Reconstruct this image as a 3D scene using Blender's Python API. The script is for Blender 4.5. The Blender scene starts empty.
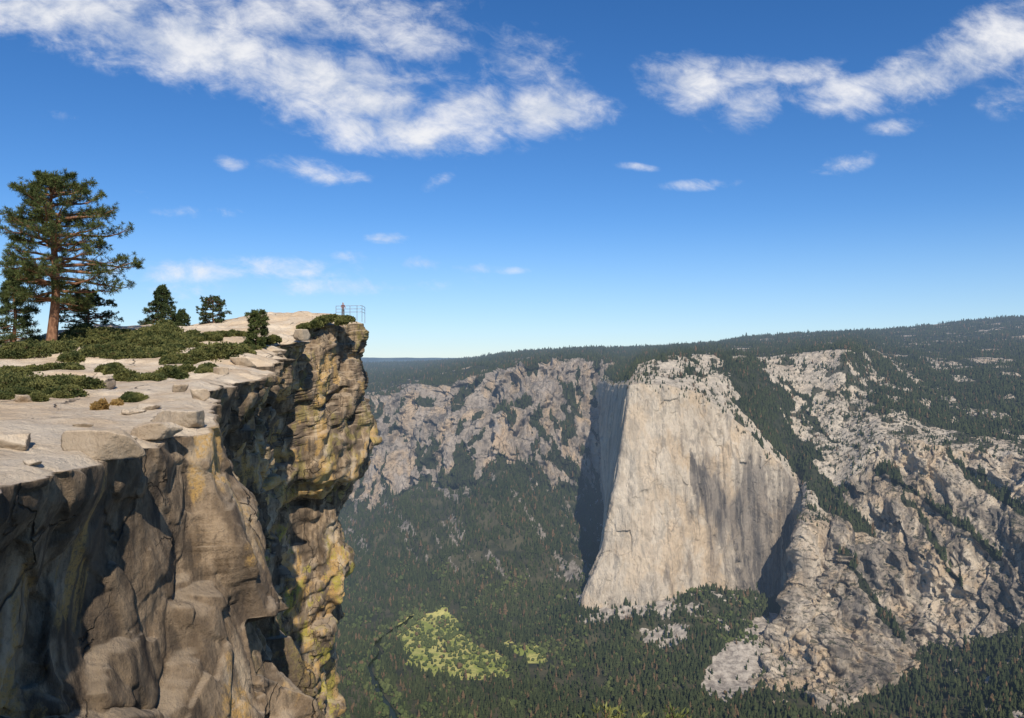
import bpy, math, numpy as np, time, random
from mathutils import Vector
T0=time.time()
rng=np.random.default_rng(7)
F=800.0
def W(px,py,D): return ((px-512)/F*D, D, (359-py)/F*D)

# ------------------------------------------------------------ noise
def _h(hx,hy,hz,seed):
    h=hx^hy^hz
    h=h+np.uint32((seed*2654435761)&0xffffffff)
    h=(h^(h>>np.uint32(15)))*np.uint32(2246822519)
    h=(h^(h>>np.uint32(13)))*np.uint32(3266489917)
    return h^(h>>np.uint32(16))
C1,C2,C3=np.uint32(73856093),np.uint32(19349663),np.uint32(83492791)
def vnoise(p,seed=0):
    f=np.floor(p); t=(p-f).astype(np.float32); i=f.astype(np.int64).astype(np.uint32)
    t=t*t*t*(t*(t*6-15)+10)
    hx=[i[...,0]*C1,(i[...,0]+np.uint32(1))*C1]; hy=[i[...,1]*C2,(i[...,1]+np.uint32(1))*C2]; hz=[i[...,2]*C3,(i[...,2]+np.uint32(1))*C3]
    out=0
    for a in (0,1):
        wx=t[...,0] if a else 1-t[...,0]
        for b in (0,1):
            wy=t[...,1] if b else 1-t[...,1]
            for c in (0,1):
                wz=t[...,2] if c else 1-t[...,2]
                out=out+wx*wy*wz*_h(hx[a],hy[b],hz[c],seed).astype(np.float32)
    return out*(2/4294967296.0)-1
def fbm(p,oct=4,seed=0,gain=0.5):
    o=0;a=1;s=0
    for k in range(oct):
        o=o+a*vnoise(p*(2.03**k),seed+k*7); s+=a; a*=gain
    return o/s
def voronoi(p,seed=0,facet=False):
    sh=p.shape[:-1]; p=p.reshape(-1,3).astype(np.float32)
    f=np.floor(p); t=p-f; i=f.astype(np.int64)
    F1=np.full(len(p),9.,np.float32);F2=F1.copy();R=np.zeros(len(p),np.uint32); DV=np.zeros((len(p),3),np.float32)
    for a in (-1,0,1):
        hx=(i[:,0]+a).astype(np.uint32)*C1
        for b in (-1,0,1):
            hy=(i[:,1]+b).astype(np.uint32)*C2
            for c in (-1,0,1):
                hz=(i[:,2]+c).astype(np.uint32)*C3
                h=_h(hx,hy,hz,seed)
                jx=(h&np.uint32(1023)).astype(np.float32)/1023
                jy=((h>>np.uint32(10))&np.uint32(1023)).astype(np.float32)/1023
                jz=((h>>np.uint32(20))&np.uint32(1023)).astype(np.float32)/1023
                dx=a+jx-t[:,0];dy=b+jy-t[:,1];dz=c+jz-t[:,2]
                d=dx*dx+dy*dy+dz*dz
                m=d<F1
                F2=np.where(m,F1,np.minimum(F2,d)); R=np.where(m,h,R); F1=np.where(m,d,F1)
                if facet: DV[m,0]=dx[m];DV[m,1]=dy[m];DV[m,2]=dz[m]
    def rr(k): return ((R*np.uint32(k))>>np.uint32(8)).astype(np.float32)/16777216
    r=rr(2654435761).reshape(sh); e=(np.sqrt(F2)-np.sqrt(F1)).reshape(sh)
    if not facet: return r,e
    tl=((rr(2246822519)-.5)*DV[:,0]+(rr(3266489917)-.5)*DV[:,1]+(rr(668265263)-.5)*DV[:,2])*2
    return r,e,tl.reshape(sh)
def sstep(a,b,x):
    t=np.clip((x-a)/(b-a),0,1); return t*t*(3-2*t)
def blur(a,k,axis):
    for _ in range(2):
        p=[(0,0)]*a.ndim; p[axis]=(k,k); b=np.cumsum(np.pad(a,p,mode='edge'),axis=axis,dtype=np.float64)
        n=a.shape[axis]; z=np.take(b,[0],axis=axis)*0
        b=np.concatenate([z,b],axis=axis)
        a=(np.take(b,np.arange(2*k+1,2*k+1+n),axis=axis)-np.take(b,np.arange(0,n),axis=axis))/(2*k+1)
    return a
def inpoly(x,y,poly):
    ins=np.zeros(x.shape,bool); n=len(poly)
    for k in range(n):
        x1,y1=poly[k];x2,y2=poly[(k+1)%n]
        if y1==y2: continue
        c=((y1>y)!=(y2>y))&(x<(x2-x1)*(y-y1)/(y2-y1)+x1); ins^=c
    return ins
def catmull(P,n,w=None):
    P=np.asarray(P,float); t=n; k=len(P)
    i=np.clip(np.floor(t).astype(int),0,k-2); u=t-i
    g=lambda j:P[np.clip(j,0,k-1)]
    u=u.reshape((-1,)+(1,)*(P.ndim-1))
    a,b,c,d=g(i-1),g(i),g(i+1),g(i+2)
    ten=0.4
    m1=ten*(c-a);m2=ten*(d-b)
    return (2*u**3-3*u**2+1)*b+(u**3-2*u**2+u)*m1+(-2*u**3+3*u**2)*c+(u**3-u**2)*m2

# ------------------------------------------------------------ mesh helpers
def link(o): bpy.context.scene.collection.objects.link(o); return o
def mesh_from(name,V,Fc,mat,smooth=True,attrs=None,linkit=True):
    V=np.asarray(V,np.float32).reshape(-1,3); Fc=np.asarray(Fc,np.int32); k=Fc.shape[1]
    me=bpy.data.meshes.new(name)
    me.vertices.add(len(V)); me.vertices.foreach_set('co',V.ravel())
    me.loops.add(Fc.size); me.loops.foreach_set('vertex_index',Fc.ravel())
    me.polygons.add(len(Fc)); me.polygons.foreach_set('loop_start',np.arange(0,Fc.size,k,dtype=np.int32))
    me.polygons.foreach_set('loop_total',np.full(len(Fc),k,np.int32))
    me.polygons.foreach_set('use_smooth',np.full(len(Fc),smooth,bool))
    me.update(calc_edges=True)
    for n,a in (attrs or {}).items():
        at=me.attributes.new(n,'FLOAT','POINT'); at.data.foreach_set('value',np.asarray(a,np.float32).ravel())
    if mat: me.materials.append(mat)
    o=bpy.data.objects.new(name,me)
    return link(o) if linkit else o
def grid_faces(ny,nx):
    a=np.arange(ny*nx).reshape(ny,nx)
    return np.stack([a[:-1,:-1],a[:-1,1:],a[1:,1:],a[1:,:-1]],-1).reshape(-1,4)
def grid_mesh(name,P,mat,attrs=None,smooth=True):
    return mesh_from(name,P,grid_faces(P.shape[0],P.shape[1]),mat,smooth,attrs)
def gnormal(P):
    du=np.gradient(P,axis=1);dv=np.gradient(P,axis=0)
    n=np.cross(du,dv); n/=np.linalg.norm(n,axis=-1,keepdims=True)+1e-9
    return n

# ------------------------------------------------------------ node helpers
class NB:
    def __init__(s,nt): s.nt=nt
    def n(s,t,ins=None,**pr):
        nd=s.nt.nodes.new(t)
        for k,v in pr.items(): setattr(nd,k,v)
        for k,v in (ins or {}).items():
            sk=nd.inputs[k]
            if isinstance(v,bpy.types.NodeSocket): s.nt.links.new(v,sk)
            else: sk.default_value=v
        return nd
    def math(s,op,a,b=0.0,c=0.0,clamp=False):
        return s.n('ShaderNodeMath',{0:a,1:b,2:c},operation=op,use_clamp=clamp).outputs[0]
    def vmul(s,v,m): return s.n('ShaderNodeVectorMath',{0:v,1:m},operation='MULTIPLY').outputs[0]
    def vadd(s,v,m): return s.n('ShaderNodeVectorMath',{0:v,1:m},operation='ADD').outputs[0]
    def noise(s,v,mul=(1,1,1),scale=1.0,detail=4,rough=0.55,dist=0.0):
        return s.n('ShaderNodeTexNoise',{'Vector':s.vmul(v,mul),'Scale':scale,'Detail':detail,'Roughness':rough,'Distortion':dist}).outputs[0]
    def rng(s,x,a,b,c=0.0,d=1.0):
        return s.n('ShaderNodeMapRange',{0:x,1:a,2:b,3:c,4:d},interpolation_type='SMOOTHSTEP').outputs[0]
    def mix(s,f,a,b):
        nd=s.nt.nodes.new('ShaderNodeMix'); nd.data_type='RGBA'
        for i,v in ((0,f),(6,a),(7,b)):
            if isinstance(v,bpy.types.NodeSocket): s.nt.links.new(v,nd.inputs[i])
            else: nd.inputs[i].default_value=(tuple(v)+(1,))[:4] if i else v
        return nd.outputs[2]
    def attr(s,name): return s.n('ShaderNodeAttribute',attribute_name=name).outputs['Fac']
def new_mat(name):
    m=bpy.data.materials.new(name); m.use_nodes=True; nt=m.node_tree
    b=nt.nodes['Principled BSDF']; b.inputs['Roughness'].default_value=0.9
    b.inputs['Specular IOR Level'].default_value=0.15
    return m,NB(nt),b
def setc(nb,b,c): nb.nt.links.new(c,b.inputs['Base Color'])
def bump(nb,b,h,dist,strength=1.0):
    nd=nb.n('ShaderNodeBump',{'Height':h,'Distance':dist,'Strength':strength}); nb.nt.links.new(nd.outputs[0],b.inputs['Normal'])
HAZE_GLOW=(0.33,0.47,0.70,1)
def painted_haze(m,nb,b,col,pos,Lh=17500.):
    """haze painted into far materials: base colour fades and a bluish glow grows with distance"""
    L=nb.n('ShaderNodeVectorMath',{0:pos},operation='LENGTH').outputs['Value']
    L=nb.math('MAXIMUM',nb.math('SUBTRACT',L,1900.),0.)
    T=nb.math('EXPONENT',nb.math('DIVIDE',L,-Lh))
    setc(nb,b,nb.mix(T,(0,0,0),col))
    b.inputs['Emission Color'].default_value=HAZE_GLOW
    nb.nt.links.new(nb.math('MULTIPLY',nb.math('SUBTRACT',1.0,T),.85),b.inputs['Emission Strength'])  # emission stands in for daylight scattered by the haze
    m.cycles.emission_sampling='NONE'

# ------------------------------------------------------------ materials
def mat_near():
    m,nb,b=new_mat('near_granite')
    g=nb.n('ShaderNodeNewGeometry'); pos=g.outputs['Position']
    tn=nb.attr('top')
    big=nb.noise(pos,(1,1,.6),.30,5,.6,.4)
    med=nb.noise(pos,(1,1,.5),1.6,8,.70)
    fine=nb.noise(pos,(1,1,1),9,6,.72)
    streak=nb.noise(pos,(1,1,.10),1.5,6,.62,.4)
    streak2=nb.noise(pos,(1,1,.07),.5,5,.58,.5)
    face=nb.mix(nb.rng(med,.35,.68),(.17,.118,.072),(.40,.295,.19))
    face=nb.mix(nb.rng(big,.5,.60),face,(.46,.36,.245))
    face=nb.mix(nb.math('MULTIPLY',nb.rng(streak2,.47,.58),.8),face,(.115,.085,.06))
    face=nb.mix(nb.math('MULTIPLY',nb.attr('shade_stain'),nb.rng(big,.60,.40)),face,nb.mix(nb.rng(med,.4,.65),(.085,.064,.046),(.21,.155,.10)))  # recess shade and dark weathering mixed into the face colour
    face=nb.mix(nb.math('MULTIPLY',nb.rng(streak,.52,.62),.72),face,(.055,.044,.035))
    org=nb.noise(pos,(1,1,.55),.30,7,.64,.5)
    om=nb.math('MULTIPLY',nb.rng(org,.53,.585),nb.rng(fine,.35,.55))
    face=nb.mix(nb.math('MULTIPLY',om,.8),face,(.54,.33,.11))
    lich=nb.noise(pos,(1,1,.45),.42,8,.74,.3)
    lm=nb.math('MULTIPLY',nb.math('MULTIPLY',nb.rng(lich,.52,.59),nb.attr('lichen')),nb.rng(fine,.38,.55))
    face=nb.mix(lm,face,(.38,.32,.06))
    face=nb.mix(nb.math('MULTIPLY',nb.rng(fine,.53,.68),.4),face,(.06,.052,.045))
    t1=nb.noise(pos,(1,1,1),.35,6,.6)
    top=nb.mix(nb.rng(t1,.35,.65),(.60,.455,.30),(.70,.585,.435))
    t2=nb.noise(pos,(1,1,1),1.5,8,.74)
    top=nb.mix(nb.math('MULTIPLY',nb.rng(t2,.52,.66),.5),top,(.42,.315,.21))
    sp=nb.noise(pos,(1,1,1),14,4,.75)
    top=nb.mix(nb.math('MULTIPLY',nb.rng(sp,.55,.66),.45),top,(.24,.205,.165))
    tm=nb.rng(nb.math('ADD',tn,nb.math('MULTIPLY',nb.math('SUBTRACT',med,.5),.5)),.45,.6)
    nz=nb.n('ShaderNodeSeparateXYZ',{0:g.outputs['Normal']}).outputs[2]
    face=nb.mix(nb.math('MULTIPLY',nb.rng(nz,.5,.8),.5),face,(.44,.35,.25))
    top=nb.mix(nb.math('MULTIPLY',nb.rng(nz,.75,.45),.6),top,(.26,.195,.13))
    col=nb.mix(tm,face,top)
    wv=nb.vadd(pos,nb.vmul(nb.n('ShaderNodeTexNoise',{'Vector':pos,'Scale':.35,'Detail':5}).outputs[1],(4,4,4)))
    cr=nb.n('ShaderNodeTexVoronoi',{'Vector':nb.vmul(wv,(1,.45,.5)),'Scale':.22},feature='DISTANCE_TO_EDGE').outputs[0]
    cr2=nb.n('ShaderNodeTexVoronoi',{'Vector':nb.vmul(wv,(1,.9,.35)),'Scale':.6},feature='DISTANCE_TO_EDGE').outputs[0]
    gate=nb.rng(nb.noise(pos,(1,1,1),.25,3,.5),.45,.58)
    gate2=nb.math('MULTIPLY',nb.rng(nb.noise(pos,(1,1,1),.4,3,.5),.50,.60),nb.math('SUBTRACT',1.0,tm))
    crm=nb.math('MULTIPLY',nb.math('MULTIPLY',nb.rng(cr,.0,.012,1,0),.8),gate)
    crm=nb.math('MAXIMUM',crm,nb.math('MULTIPLY',nb.math('MULTIPLY',nb.rng(cr2,.0,.02,1,0),.8),gate2))
    col=nb.mix(crm,col,(.045,.037,.03))
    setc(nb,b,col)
    h=nb.math('ADD',nb.math('MULTIPLY',med,1.0),nb.math('MULTIPLY',fine,.3))
    h=nb.math('SUBTRACT',h,nb.math('MULTIPLY',crm,.6))
    bump(nb,b,h,.24)
    return m
def mat_wall(name,pale,kind):
    m,nb,b=new_mat(name)
    g=nb.n('ShaderNodeNewGeometry'); pos=g.outputs['Position']
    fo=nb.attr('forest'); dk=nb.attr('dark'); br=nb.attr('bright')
    n1=nb.noise(pos,(1,1,.6),.006,7,.62)
    n2=nb.noise(pos,(1,1,.4),.03,8,.72)
    st=nb.noise(pos,(1,1,.05),.032,8,.68,.25)
    st3=nb.noise(pos,(1,1,.05),.011,7,.64,.4)
    st2=nb.noise(pos,(1,1,.10),.008,7,.64,.8)
    rock=nb.mix(nb.rng(n1,.35,.65),[c*.80 for c in pale],pale)
    rock=nb.mix(nb.math('MULTIPLY',nb.rng(n2,.48,.66),.55),rock,[pale[0]*.50,pale[1]*.46,pale[2]*.42])
    tan=nb.noise(pos,(1,1,.6),.009,6,.62)
    rock=nb.mix(nb.math('MULTIPLY',nb.rng(tan,.46,.58),.5),rock,(.58,.40,.22))
    rock=nb.mix(nb.math('MULTIPLY',nb.rng(st3,.50,.60),.45),rock,(.23,.185,.14))
    rock=nb.mix(nb.math('MULTIPLY',nb.rng(st,.50,.60),.50),rock,(.15,.13,.11))
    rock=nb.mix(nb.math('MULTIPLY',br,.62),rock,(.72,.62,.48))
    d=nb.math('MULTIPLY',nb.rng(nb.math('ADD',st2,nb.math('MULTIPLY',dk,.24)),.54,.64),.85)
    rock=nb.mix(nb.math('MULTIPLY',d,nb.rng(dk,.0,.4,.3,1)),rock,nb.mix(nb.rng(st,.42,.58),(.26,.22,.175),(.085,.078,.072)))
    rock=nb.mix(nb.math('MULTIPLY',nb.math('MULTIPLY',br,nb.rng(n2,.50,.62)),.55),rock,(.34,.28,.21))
    fl=nb.mix(nb.rng(n2,.4,.6),(.03,.036,.02),(.06,.062,.035))
    nz=nb.n('ShaderNodeSeparateXYZ',{0:g.outputs['Normal']}).outputs[2]
    led=nb.math('MULTIPLY',nb.rng(nz,.5,.72),nb.rng(nb.noise(pos,(1,1,1),.05,6,.75),.49,.57))
    led=nb.math('MULTIPLY',led,nb.attr('scrub'))
    f2=nb.math('MAXIMUM',nb.rng(fo,.35,.6),led)
    col=nb.mix(f2,rock,fl)
    painted_haze(m,nb,b,col,pos)
    h=nb.math('ADD',n2,nb.math('MULTIPLY',nb.noise(pos,(1,1,.3),.1,6,.72),.4))
    bump(nb,b,h,20)
    return m
def mat_ground():
    m,nb,b=new_mat('valley_ground')
    g=nb.n('ShaderNodeNewGeometry'); pos=g.outputs['Position']
    n1=nb.noise(pos,(1,1,1),.01,6,.65); n2=nb.noise(pos,(1,1,1),.05,6,.7)
    fl=nb.mix(nb.rng(n1,.35,.65),(.03,.035,.02),(.09,.08,.045))
    rock=nb.mix(nb.rng(n2,.35,.65),(.20,.17,.14),(.46,.40,.32))
    rock=nb.mix(nb.attr('slope'),rock,nb.mix(nb.rng(n2,.35,.65),(.10,.085,.065),(.26,.225,.185)))
    col=nb.mix(nb.rng(nb.math('ADD',nb.attr('rock'),nb.math('MULTIPLY',nb.math('SUBTRACT',n2,.5),.8)),.4,.6),fl,rock)
    mead=nb.mix(nb.rng(nb.noise(pos,(1,1,1),.014,5,.65),.4,.6),(.24,.27,.06),(.48,.43,.14))
    mead=nb.mix(nb.math('MULTIPLY',nb.rng(n2,.60,.72),.7),mead,(.10,.13,.035))
    col=nb.mix(nb.rng(nb.math('ADD',nb.attr('meadow'),nb.math('MULTIPLY',nb.math('SUBTRACT',n2,.5),.6)),.4,.6),col,mead)
    painted_haze(m,nb,b,col,pos); bump(nb,b,n2,6)
    return m
def mat_leaf(name,a,c,hz=False):
    m,nb,b=new_mat(name)
    oi=nb.n('ShaderNodeObjectInfo').outputs['Random']
    g=nb.n('ShaderNodeNewGeometry'); pos=g.outputs['Position']
    if hz:
        n=nb.noise(pos,(1,1,1),.004,5,.62)
        f=nb.math('ADD',nb.math('MULTIPLY',oi,.6),nb.math('MULTIPLY',nb.math('SUBTRACT',n,.35),1.2),clamp=True)
        col=nb.mix(f,a,c)
        dry=nb.math('MULTIPLY',nb.rng(nb.math('FRACT',nb.math('MULTIPLY',oi,37.7)),.92,.95),.75)
        col=nb.mix(dry,col,(.15,.09,.05))
        painted_haze(m,nb,b,col,pos)
    else:
        n=nb.noise(pos,(1,1,1),1.4,4,.7)
        f=nb.rng(n,.35,.65); setc(nb,b,nb.mix(f,a,c))
        b.inputs['Roughness'].default_value=.7
    return m
def mat_plain(name,c1,c2,scale=5,rough=.85,metal=0,bd=.0,mul=(1,1,1)):
    m,nb,b=new_mat(name); g=nb.n('ShaderNodeNewGeometry'); pos=g.outputs['Position']
    n=nb.noise(pos,mul,scale,5,.65)
    setc(nb,b,nb.mix(nb.rng(n,.35,.65),c1,c2)); b.inputs['Roughness'].default_value=rough; b.inputs['Metallic'].default_value=metal
    if bd: bump(nb,b,n,bd)
    return m
M_near=mat_near()
M_wall=mat_wall('pale_granite_wall',(.66,.55,.41),0)
M_far=mat_wall('grey_granite_wall',(.44,.37,.30),1)
M_ground=mat_ground()

# ------------------------------------------------------------ near plateau height
CP=[(0,478,13),(50,466,14.5),(100,458,16),(150,440,19),(205,408,24),(215,385,32),(240,372,42),(268,360,58),(285,350,75),(300,335,86),(320,325,91),(345,319,94),(367,316,97),
(0,430,18),(0,400,27),(0,365,50),(0,347,72),(60,345,72),(100,330,82),(150,323,90),(200,322,95),(240,316,98),(280,310,100),(330,310,100),(350,312,100),
(100,400,30),(100,378,45),(150,362,58),(200,347,72),(250,335,83),(290,328,90),(60,360,58),(150,392,32),(180,375,42)]
cp=[W(*c) for c in CP]
cp+=[(0,0,-1.7),(3,2.5,-1.8),(-4,3.5,-1.75),(-6,9,-1.9),(14,-1,-2.2),(-20,-20,-1),(-10,-60,2),(-60,0,0),(-60,30,0),(-110,40,2),(-90,72,1.5),(-110,97,2),(-60,95,1.5),(-50,112,-1),(-26,112,2),(-21,106,4.5),(-70,122,-5),(-110,125,-6),(-35,108,3.5)]
cp=np.array(cp)
def rbf_fit(c):
    r=np.hypot(c[:,None,0]-c[None,:,0],c[:,None,1]-c[None,:,1])
    n=len(c);A=np.zeros((n+3,n+3));A[:n,:n]=-r
    A[:n,n]=1;A[:n,n+1:]=c[:,:2];A[n:,:n]=A[:n,n:].T
    w=np.linalg.solve(A,np.r_[c[:,2],0,0,0])
    def f(x,y):
        x=np.asarray(x,float);y=np.asarray(y,float)
        o=w[n]+w[n+1]*x+w[n+2]*y
        for k in range(n): o=o-w[k]*np.sqrt((x-c[k,0])**2+(y-c[k,1])**2+.6)
        return o
    return f
ztop0=rbf_fit(cp)
def ztop(x,y):
    x=np.asarray(x,float);y=np.asarray(y,float)
    p=np.stack([x,y,np.zeros_like(x)],-1)
    z=ztop0(x,y)
    q=fbm(p/7.0,4,11)*2.6
    fr=q-np.floor(q); terr=np.floor(q)+sstep(.6,1.0,fr)
    d=np.sqrt(x*x+y*y)
    z=z+terr*np.interp(d,[15,35,90],[.07,.14,.26])+fbm(p/1.3,5,5,.55)*.09+fbm(p/9,3,3)*.35*np.clip(d/30,.6,1.6)
    return z
def ray_hit(px,py,lo=11,hi=118):
    D=np.linspace(lo,hi,1400); x=(px-512)/F*D; zr=(359-py)/F*D; zt=ztop(x,D)
    k=np.where(zt>=zr)[0]
    i=k[0] if len(k) else np.argmin(zr-zt)
    return float(x[i]),float(D[i]),float(zt[i])
def crest_pt(px,lo,hi):
    D=np.linspace(lo,hi,80); x=(px-512)/F*D; z=ztop(x,D); i=int(np.argmax(z/D))
    return np.array([float(x[i]),float(D[i]),float(z[i])])

# ------------------------------------------------------------ near cliff sheet
rim=np.array([(16,-2),(8,1.5),(2,2.6),(-2,3.2),(-5,6),(-7.4,10),(-8.3,13),(-8.37,14.5),(-8.24,16),(-8.6,19),(-9.2,24),(-11.9,32),(-14.3,42),(-17.7,58),(-21.2,75),(-23.2,86),(-22.4,90),(-20.0,93),(-18.3,96.5),(-18.8,101),(-21.4,106),(-27,112),(-40,117),(-70,122),(-112,126)],float)
spine=np.array([(-8,-60),(-20,-58),(-35,-50),(-50,-40),(-80,-20),(-100,-5),(-110,6),(-110,12),(-110,18),(-110,26),(-110,36),(-110,45),(-110,55),(-110,64),(-110,76),(-110,86),(-110,91),(-110,94),(-110,98),(-110,104),(-110,109),(-110,114),(-110,118),(-111,122),(-114,127)],float)
TW=([0,10.2,15,18,19.3,24.7,29.6,34.4,39,48.7,60,150,900],[0,.0,.7,.5,-1.6,-3.0,-2.0,-2.2,-4.2,-4.2,-4,12,350])
OFF={0:([0,60,150,900],[0,0,20,350]),5:([0,60,150,900],[0,0,20,350]),
6:([0,.5,1.2,2,4,8,60,150,900],[0,-.15,-.6,-.8,-.8,-.4,4,20,350]),
8:([0,.6,1.3,2.2,4,6,10,60,150,900],[0,-.1,-.6,-.9,-.8,-.2,1.2,8,22,350]),
10:([0,1,2,4,6,9,14,60,150,900],[0,.2,.6,1.4,2.3,3.4,5,9,24,350]),
11:([0,2,5,12,60,150,900],[0,-.8,-1.5,-1.0,5,20,350]),
13:([0,3,8,20,60,150,900],[0,-1.2,-2.5,-3.5,-1,18,350]),
15:([0,3,10,20,50,150,900],[0,-.8,-2.0,-3.0,-3,15,350]),
16:([0,6,14,18,20,28,40,50,150,900],[0,.6,.9,.4,-1.2,-2.0,-2.5,-3,10,350]),
18:TW,20:([0,15,25,50,150,900],[0,.5,-2,-3,12,350]),24:([0,60,150,900],[0,0,12,350])}
ud=np.linspace(0,len(rim)-1,6000); rd=catmull(rim,ud)
seg=np.r_[0,np.cumsum(np.hypot(*np.diff(rd,axis=0).T)/np.clip(np.hypot(rd[1:,0],rd[1:,1]),9,200)*np.where((rd[1:,1]<9)|(rd[1:,1]>103),.15,1)*np.where((rd[1:,1]>22)&(rd[1:,1]<34),1.8,1))]
NS=1600
us=np.interp(np.linspace(0,seg[-1],NS),seg,ud)
R=catmull(rim,us); S=catmull(spine,us)
Rw=np.stack([np.convolve(np.pad(rd[:,k],60,mode='edge'),np.ones(121)/121,'valid') for k in (0,1)],1)
tg=np.gradient(Rw,axis=0); tg=np.stack([np.interp(us,ud,tg[:,k]) for k in (0,1)],1); tg/=np.linalg.norm(tg,axis=1,keepdims=True)
nrm=np.stack([tg[:,1],-tg[:,0]],1)
hs=np.unique(np.r_[np.linspace(0,12,240),np.linspace(12,60,270),60+np.linspace(0,1,40)[1:]**1.6*880])
keys=sorted(OFF); offk=np.array([np.interp(hs,*OFF[k]) for k in keys])
offs=np.array([np.interp(us,keys,offk[:,j]) for j in range(len(hs))])
zr=ztop(R[:,0],R[:,1])
PF=np.zeros((len(hs),NS,3))
PF[...,0]=R[None,:,0]+nrm[None,:,0]*offs; PF[...,1]=R[None,:,1]+nrm[None,:,1]*offs; PF[...,2]=zr[None,:]-hs[:,None]
dist=np.clip(np.hypot(R[:,0],R[:,1])/20,.7,3.5)[None,:]
def rot(p,ax,ang):
    c,s=math.cos(ang),math.sin(ang); q=p.copy(); i,j=[(1,2),(0,2),(0,1)][ax]
    q[...,i]=c*p[...,i]-s*p[...,j]; q[...,j]=s*p[...,i]+c*p[...,j]; return q
q=rot(rot(PF,0,.30),1,.2); wq=q+np.stack([fbm(q/4,2,k) for k in (31,32,33)],-1)*1.0
far=sstep(28,60,np.hypot(R[:,0],R[:,1]))[None,:]
r1,e1,t1=voronoi(wq*np.array([.16,.21,.10])+3,1,True)
r2,e2,t2=voronoi(rot(wq,0,.35)*np.array([.35,.60,.20])+5,2,True)
r4,e4,t4=voronoi(rot(wq,0,-.35)*np.array([.10,.13,.045])+2,4,True)
dA=(r1-.5)*1.2+t1*1.7+((r2-.5)*.36+t2*.50)*(1+far*.8)+far*((r4-.5)*1.7+t4*1.4)
dA-=.12*(1-sstep(0,.05,e2))*(1+far)+.35*(1-sstep(0,.03,e1))+far*.8*(1-sstep(0,.06,e4))
dA+=fbm(PF/8,3,41)*.5*(.6+far*.4)
dA=blur(blur(dA,2,1),1,0)
dA*=1+sstep(60,300,hs)[:,None]*6
nearrim=(1-far)*(1-sstep(.4,4.5,hs))[:,None]
dA*=1-.72*nearrim
PF[...,0]+=nrm[None,:,0]*dA; PF[...,1]+=nrm[None,:,1]*dA
nn3=gnormal(np.stack([blur(PF[...,k],2,1) for k in range(3)],-1))
if np.mean(nn3[...,0]*nrm[None,:,0]+nn3[...,1]*nrm[None,:,1])<0: nn3=-nn3
wq=rot(PF,0,-.1)+np.stack([fbm(PF/2.5,3,k) for k in (34,35,36)],-1)*.5
r3,e3,t3=voronoi(wq*np.array([1.0,1.1,.5])+9,3,True)
dB=((r3-.5)*.16+t3*.26-.10*(1-sstep(0,.06,e3)))*(.7+far*1.3)+fbm(PF/np.array([1.0,1.0,1.5]),6,40,.58)*.22*(.8+far*.9)
dB=blur(dB,1,1)
fr_=sstep(0,.5,hs)[:,None]
PF+=nn3*(dB*fr_)[...,None]
PF[...,0]+=nrm[None,:,0]*dB*(1-fr_); PF[...,1]+=nrm[None,:,1]*dB*(1-fr_)
d0=dA[0]+dB[0]
ws=np.geomspace(.05,110,330); ws=ws/ws[-1]
L=np.hypot(*(S-R).T)
PT=np.zeros((len(ws),NS,3))
PT[...,:2]=R[None]+(S-R)[None]*ws[:,None,None]
wm=ws[:,None]*L[None]
fd=np.exp(-wm/(1.5*dist))
PT[...,0]+=nrm[None,:,0]*d0[None]*fd; PT[...,1]+=nrm[None,:,1]*d0[None]*fd
PT[...,2]=ztop(PT[...,0],PT[...,1])
PT[...,2]-=(1-sstep(0,.7,wm/dist))*0.16*dist
PF[...,2]-=.16*dist
P=np.concatenate([PT[::-1],PF],0)
topm=np.concatenate([np.ones_like(wm[::-1])*sstep(0,.2,wm[::-1]/dist*1.0)*.6+.4,np.broadcast_to((1-sstep(0,.5,hs))[:,None]*.45,(len(hs),NS))],0)
lich=sstep(55,85,P[...,1])*(.40+.6*sstep(-14,-22,P[...,2]))+.22*sstep(20,26,P[...,1])*sstep(60,50,P[...,1])
shade_stain=sstep(23,17,P[...,1])*.85+.85*sstep(26,34,P[...,1])*sstep(86,78,P[...,1])  # shade painted into the recess and near-left face, along with dark weathered rock
grid_mesh('granite_cliff',P.astype(np.float32),M_near,{'top':topm,'lichen':lich,'shade_stain':shade_stain})
print('near',time.time()-T0)

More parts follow.
